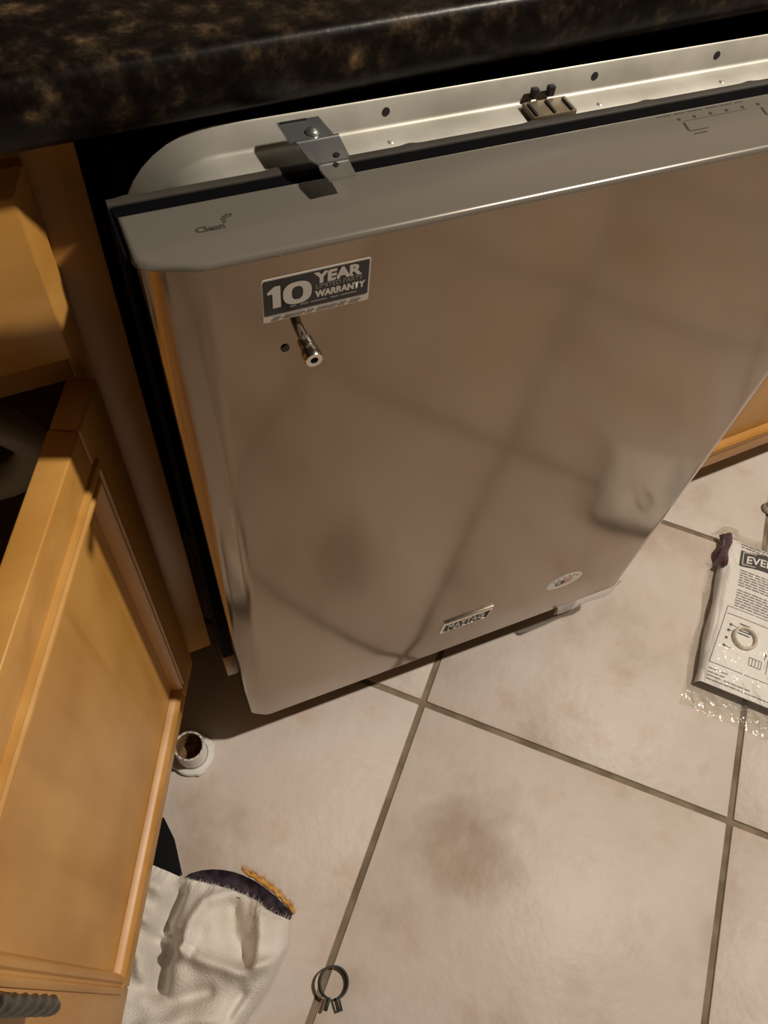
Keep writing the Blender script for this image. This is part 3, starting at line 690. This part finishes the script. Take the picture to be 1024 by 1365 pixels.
for k in range(21):
    a = .019+.128*k/20; wv = .006*math.sin(max(0, (a-.03))*48)*(a > .03)
    rows.append([(a, .2270+wv*.8-.0012*(k < 2), 0), (a, .2430+wv, 0), (a, .2590+wv, 0)])
grid(bm, rows); on_card(bm); obj('banner', bm, CARDINK, card, xf=BXF, smooth=0, recalc=False)
bm = B(); text_bm(bm, 'EVERBILT', .0215, Matrix.Translation((.0290, .2355, .0004)), offset=.0004, sx=.95)
for q in bm.verts: q.co.y += .006*math.sin(max(0, q.co.x-.03)*48)*.9
for q in bm.verts: q.co.z = card_z(q.co.x, q.co.y) + .0012
for (a0, b0, a1, b1) in ((.0235, .2305, .0235, .2560), (.0235, .2305, .045, .2335), (.0235, .2560, .045, .2600)):
    quad(bm, a0, b0, a1, b1, .0012)
for q in bm.verts:
    if q.co.z == 0: q.co.z = card_z(q.co.x, q.co.y) + .0012
obj('banner_lettering', bm, CARD, card, xf=BXF, smooth=0, recalc=False)
bm = B()
for k in range(15):
    b_ = .218 - k*.0051; a = .0225
    if k == 7: continue
    while a < (.150 if k not in (6, 14) else .09):
        L_ = random.uniform(.005, .013); quad(bm, a, b_, a+L_, b_, .0020); a += L_+.0016
for k in range(2):
    a = .018
    while a < .15:
        L_ = random.uniform(.004, .011); quad(bm, a, .2720-k*.0055, a+L_, .2720-k*.0055, .0020); a += L_+.0018
for b_, a1 in ((.026, .024), (.0195, .024), (.014, .07), (.008, .11)):
    a = .004
    while a < a1:
        L_ = random.uniform(.004, .010); quad(bm, a, b_, a+L_, b_, .0018); a += L_+.0014
on_card(bm); obj('small_print', bm, CARDGREY, card, xf=BXF, smooth=0, recalc=False, kind='stuff')
bm = B()
for s in ((.013, .141, .150, .141), (.013, .141, .003, .036), (.003, .036, .150, .036), (.014, .128, .085, .128), (.060, .054, .079, .054), (.060, .067, .079, .067), (.060, .054, .060, .067), (.065, .054, .065, .067), (.070, .054, .070, .067), (.075, .054, .075, .067), (.079, .054, .079, .067), (.024, .110, .036, .108), (.022, .099, .036, .101), (.020, .071, .030, .070), (.088, .050, .088, .074), (.088, .074, .12, .074), (.083, .072, .083, .078)):
    quad(bm, *s, .0008)
for s in ((.036, .117, .052, .117), (.035, .111, .055, .111), (.035, .105, .055, .105), (.036, .100, .054, .100)): quad(bm, *s, .0019)
for a, b_ in ((.023, .110), (.021, .099), (.020, .085), (.019, .071), (.083, .080)):
    f = [bm.verts.new((a+.0022*math.cos(k*math.pi/5), b_+.0022*math.sin(k*math.pi/5), 0)) for k in range(10)]; bm.faces.new(f)
on_card(bm); obj('diagram', bm, CARDINK, card, xf=BXF, smooth=0, recalc=False)
# nylon ring lying on the card inside the bag
bm = B(); rows = []
for k in range(40):
    a = 2*math.pi*k/40; rows.append([(.047+(.0170+.0026*math.cos(q))*math.cos(a), .094+(.0170+.0026*math.cos(q))*math.sin(a), .0300+.0045*math.sin(q)) for q in [2*math.pi*z/10 for z in range(10)]])
grid(bm, rows, closed_u=True, closed_v=True); obj('nylon_ring', bm, NYLON, bag, xf=BXF, smooth=180)
bm = B(); rows = []
for i in range(9):
    b_ = .212+.068*i/8; wob = .003*math.sin(i*1.3)
    rows.append([(-.016+wob, b_, .010), (-.012+wob, b_, .020+.002*math.sin(i*2.1)), (-.006+wob*.4, b_, .027+.002*math.cos(i*1.7)), (-.0015+wob*.6, b_, .0265)])
grid(bm, rows); obj('plum_liner', bm, PURPLE, bag, xf=BXF, smooth=60, label='plum coloured plastic at the bag edge')
def bag_h(u, v):
    e = min(u, 1-u)*7; f = min(v*5, (1-v)*7); k = (lambda q: q*q*(3-2*q))(max(0, min(1, e)))*(lambda q: q*q*(3-2*q))(max(0, min(1, f)))
    return .0025 + k*.0305 + .0020*math.sin(u*23+v*11)*math.sin(v*29-u*7)*(.35+.65*k) + .0008*math.sin(u*61+v*43)
bm = B(); A0, A1, B0, B1 = -.020, .190, -.040, .305; rows = []
for j in range(71):
    v_ = j/70; rows.append([])
    for i in range(49):
        u = i/48; wob = .004*math.sin(v_*17+i*.1)*(1 if i in (0, 48) else .3)
        z = max(bag_h(u, v_), .0015); a = A0+(A1-A0)*u+wob+.012*(v_ > .75)*0; b_ = B0+(B1-B0)*v_+.004*math.sin(u*19)
        if .0 < a < CWd and .0 < b_ < CHt: z = max(z, card_z(a, b_)+.0032)
        if (a-.047)**2+(b_-.094)**2 < .024**2: z = max(z, .0362)
        if a < .006 and .22 < b_ < .29: z = max(z, .0305)
        rows[-1].append((a, b_, z))
grid(bm, rows)
rows = [[(A0+(A1-A0)*i/6, B0+(B1-B0)*j/10, .0008) for i in range(7)] for j in range(11)]; grid(bm, rows)
obj('plastic_sleeve', bm, BAGFILM, bag, xf=BXF, smooth=180, label='crinkled clear plastic', recalc=False)

# small grey stopper beyond the bag
bm = B(); lathe(bm, [(0, .0), (.011, .0), (.0125, .002), (.0125, .007), (.0105, .010), (.0085, .012), (.0085, .017), (.0065, .019), (0, .0195)], 28)
o = obj('rubber_stopper', bm, GREYPL, label='small round grey plastic stopper on the tile beyond the bag', cat='stopper'); o.location = (.941, .066, .0006)
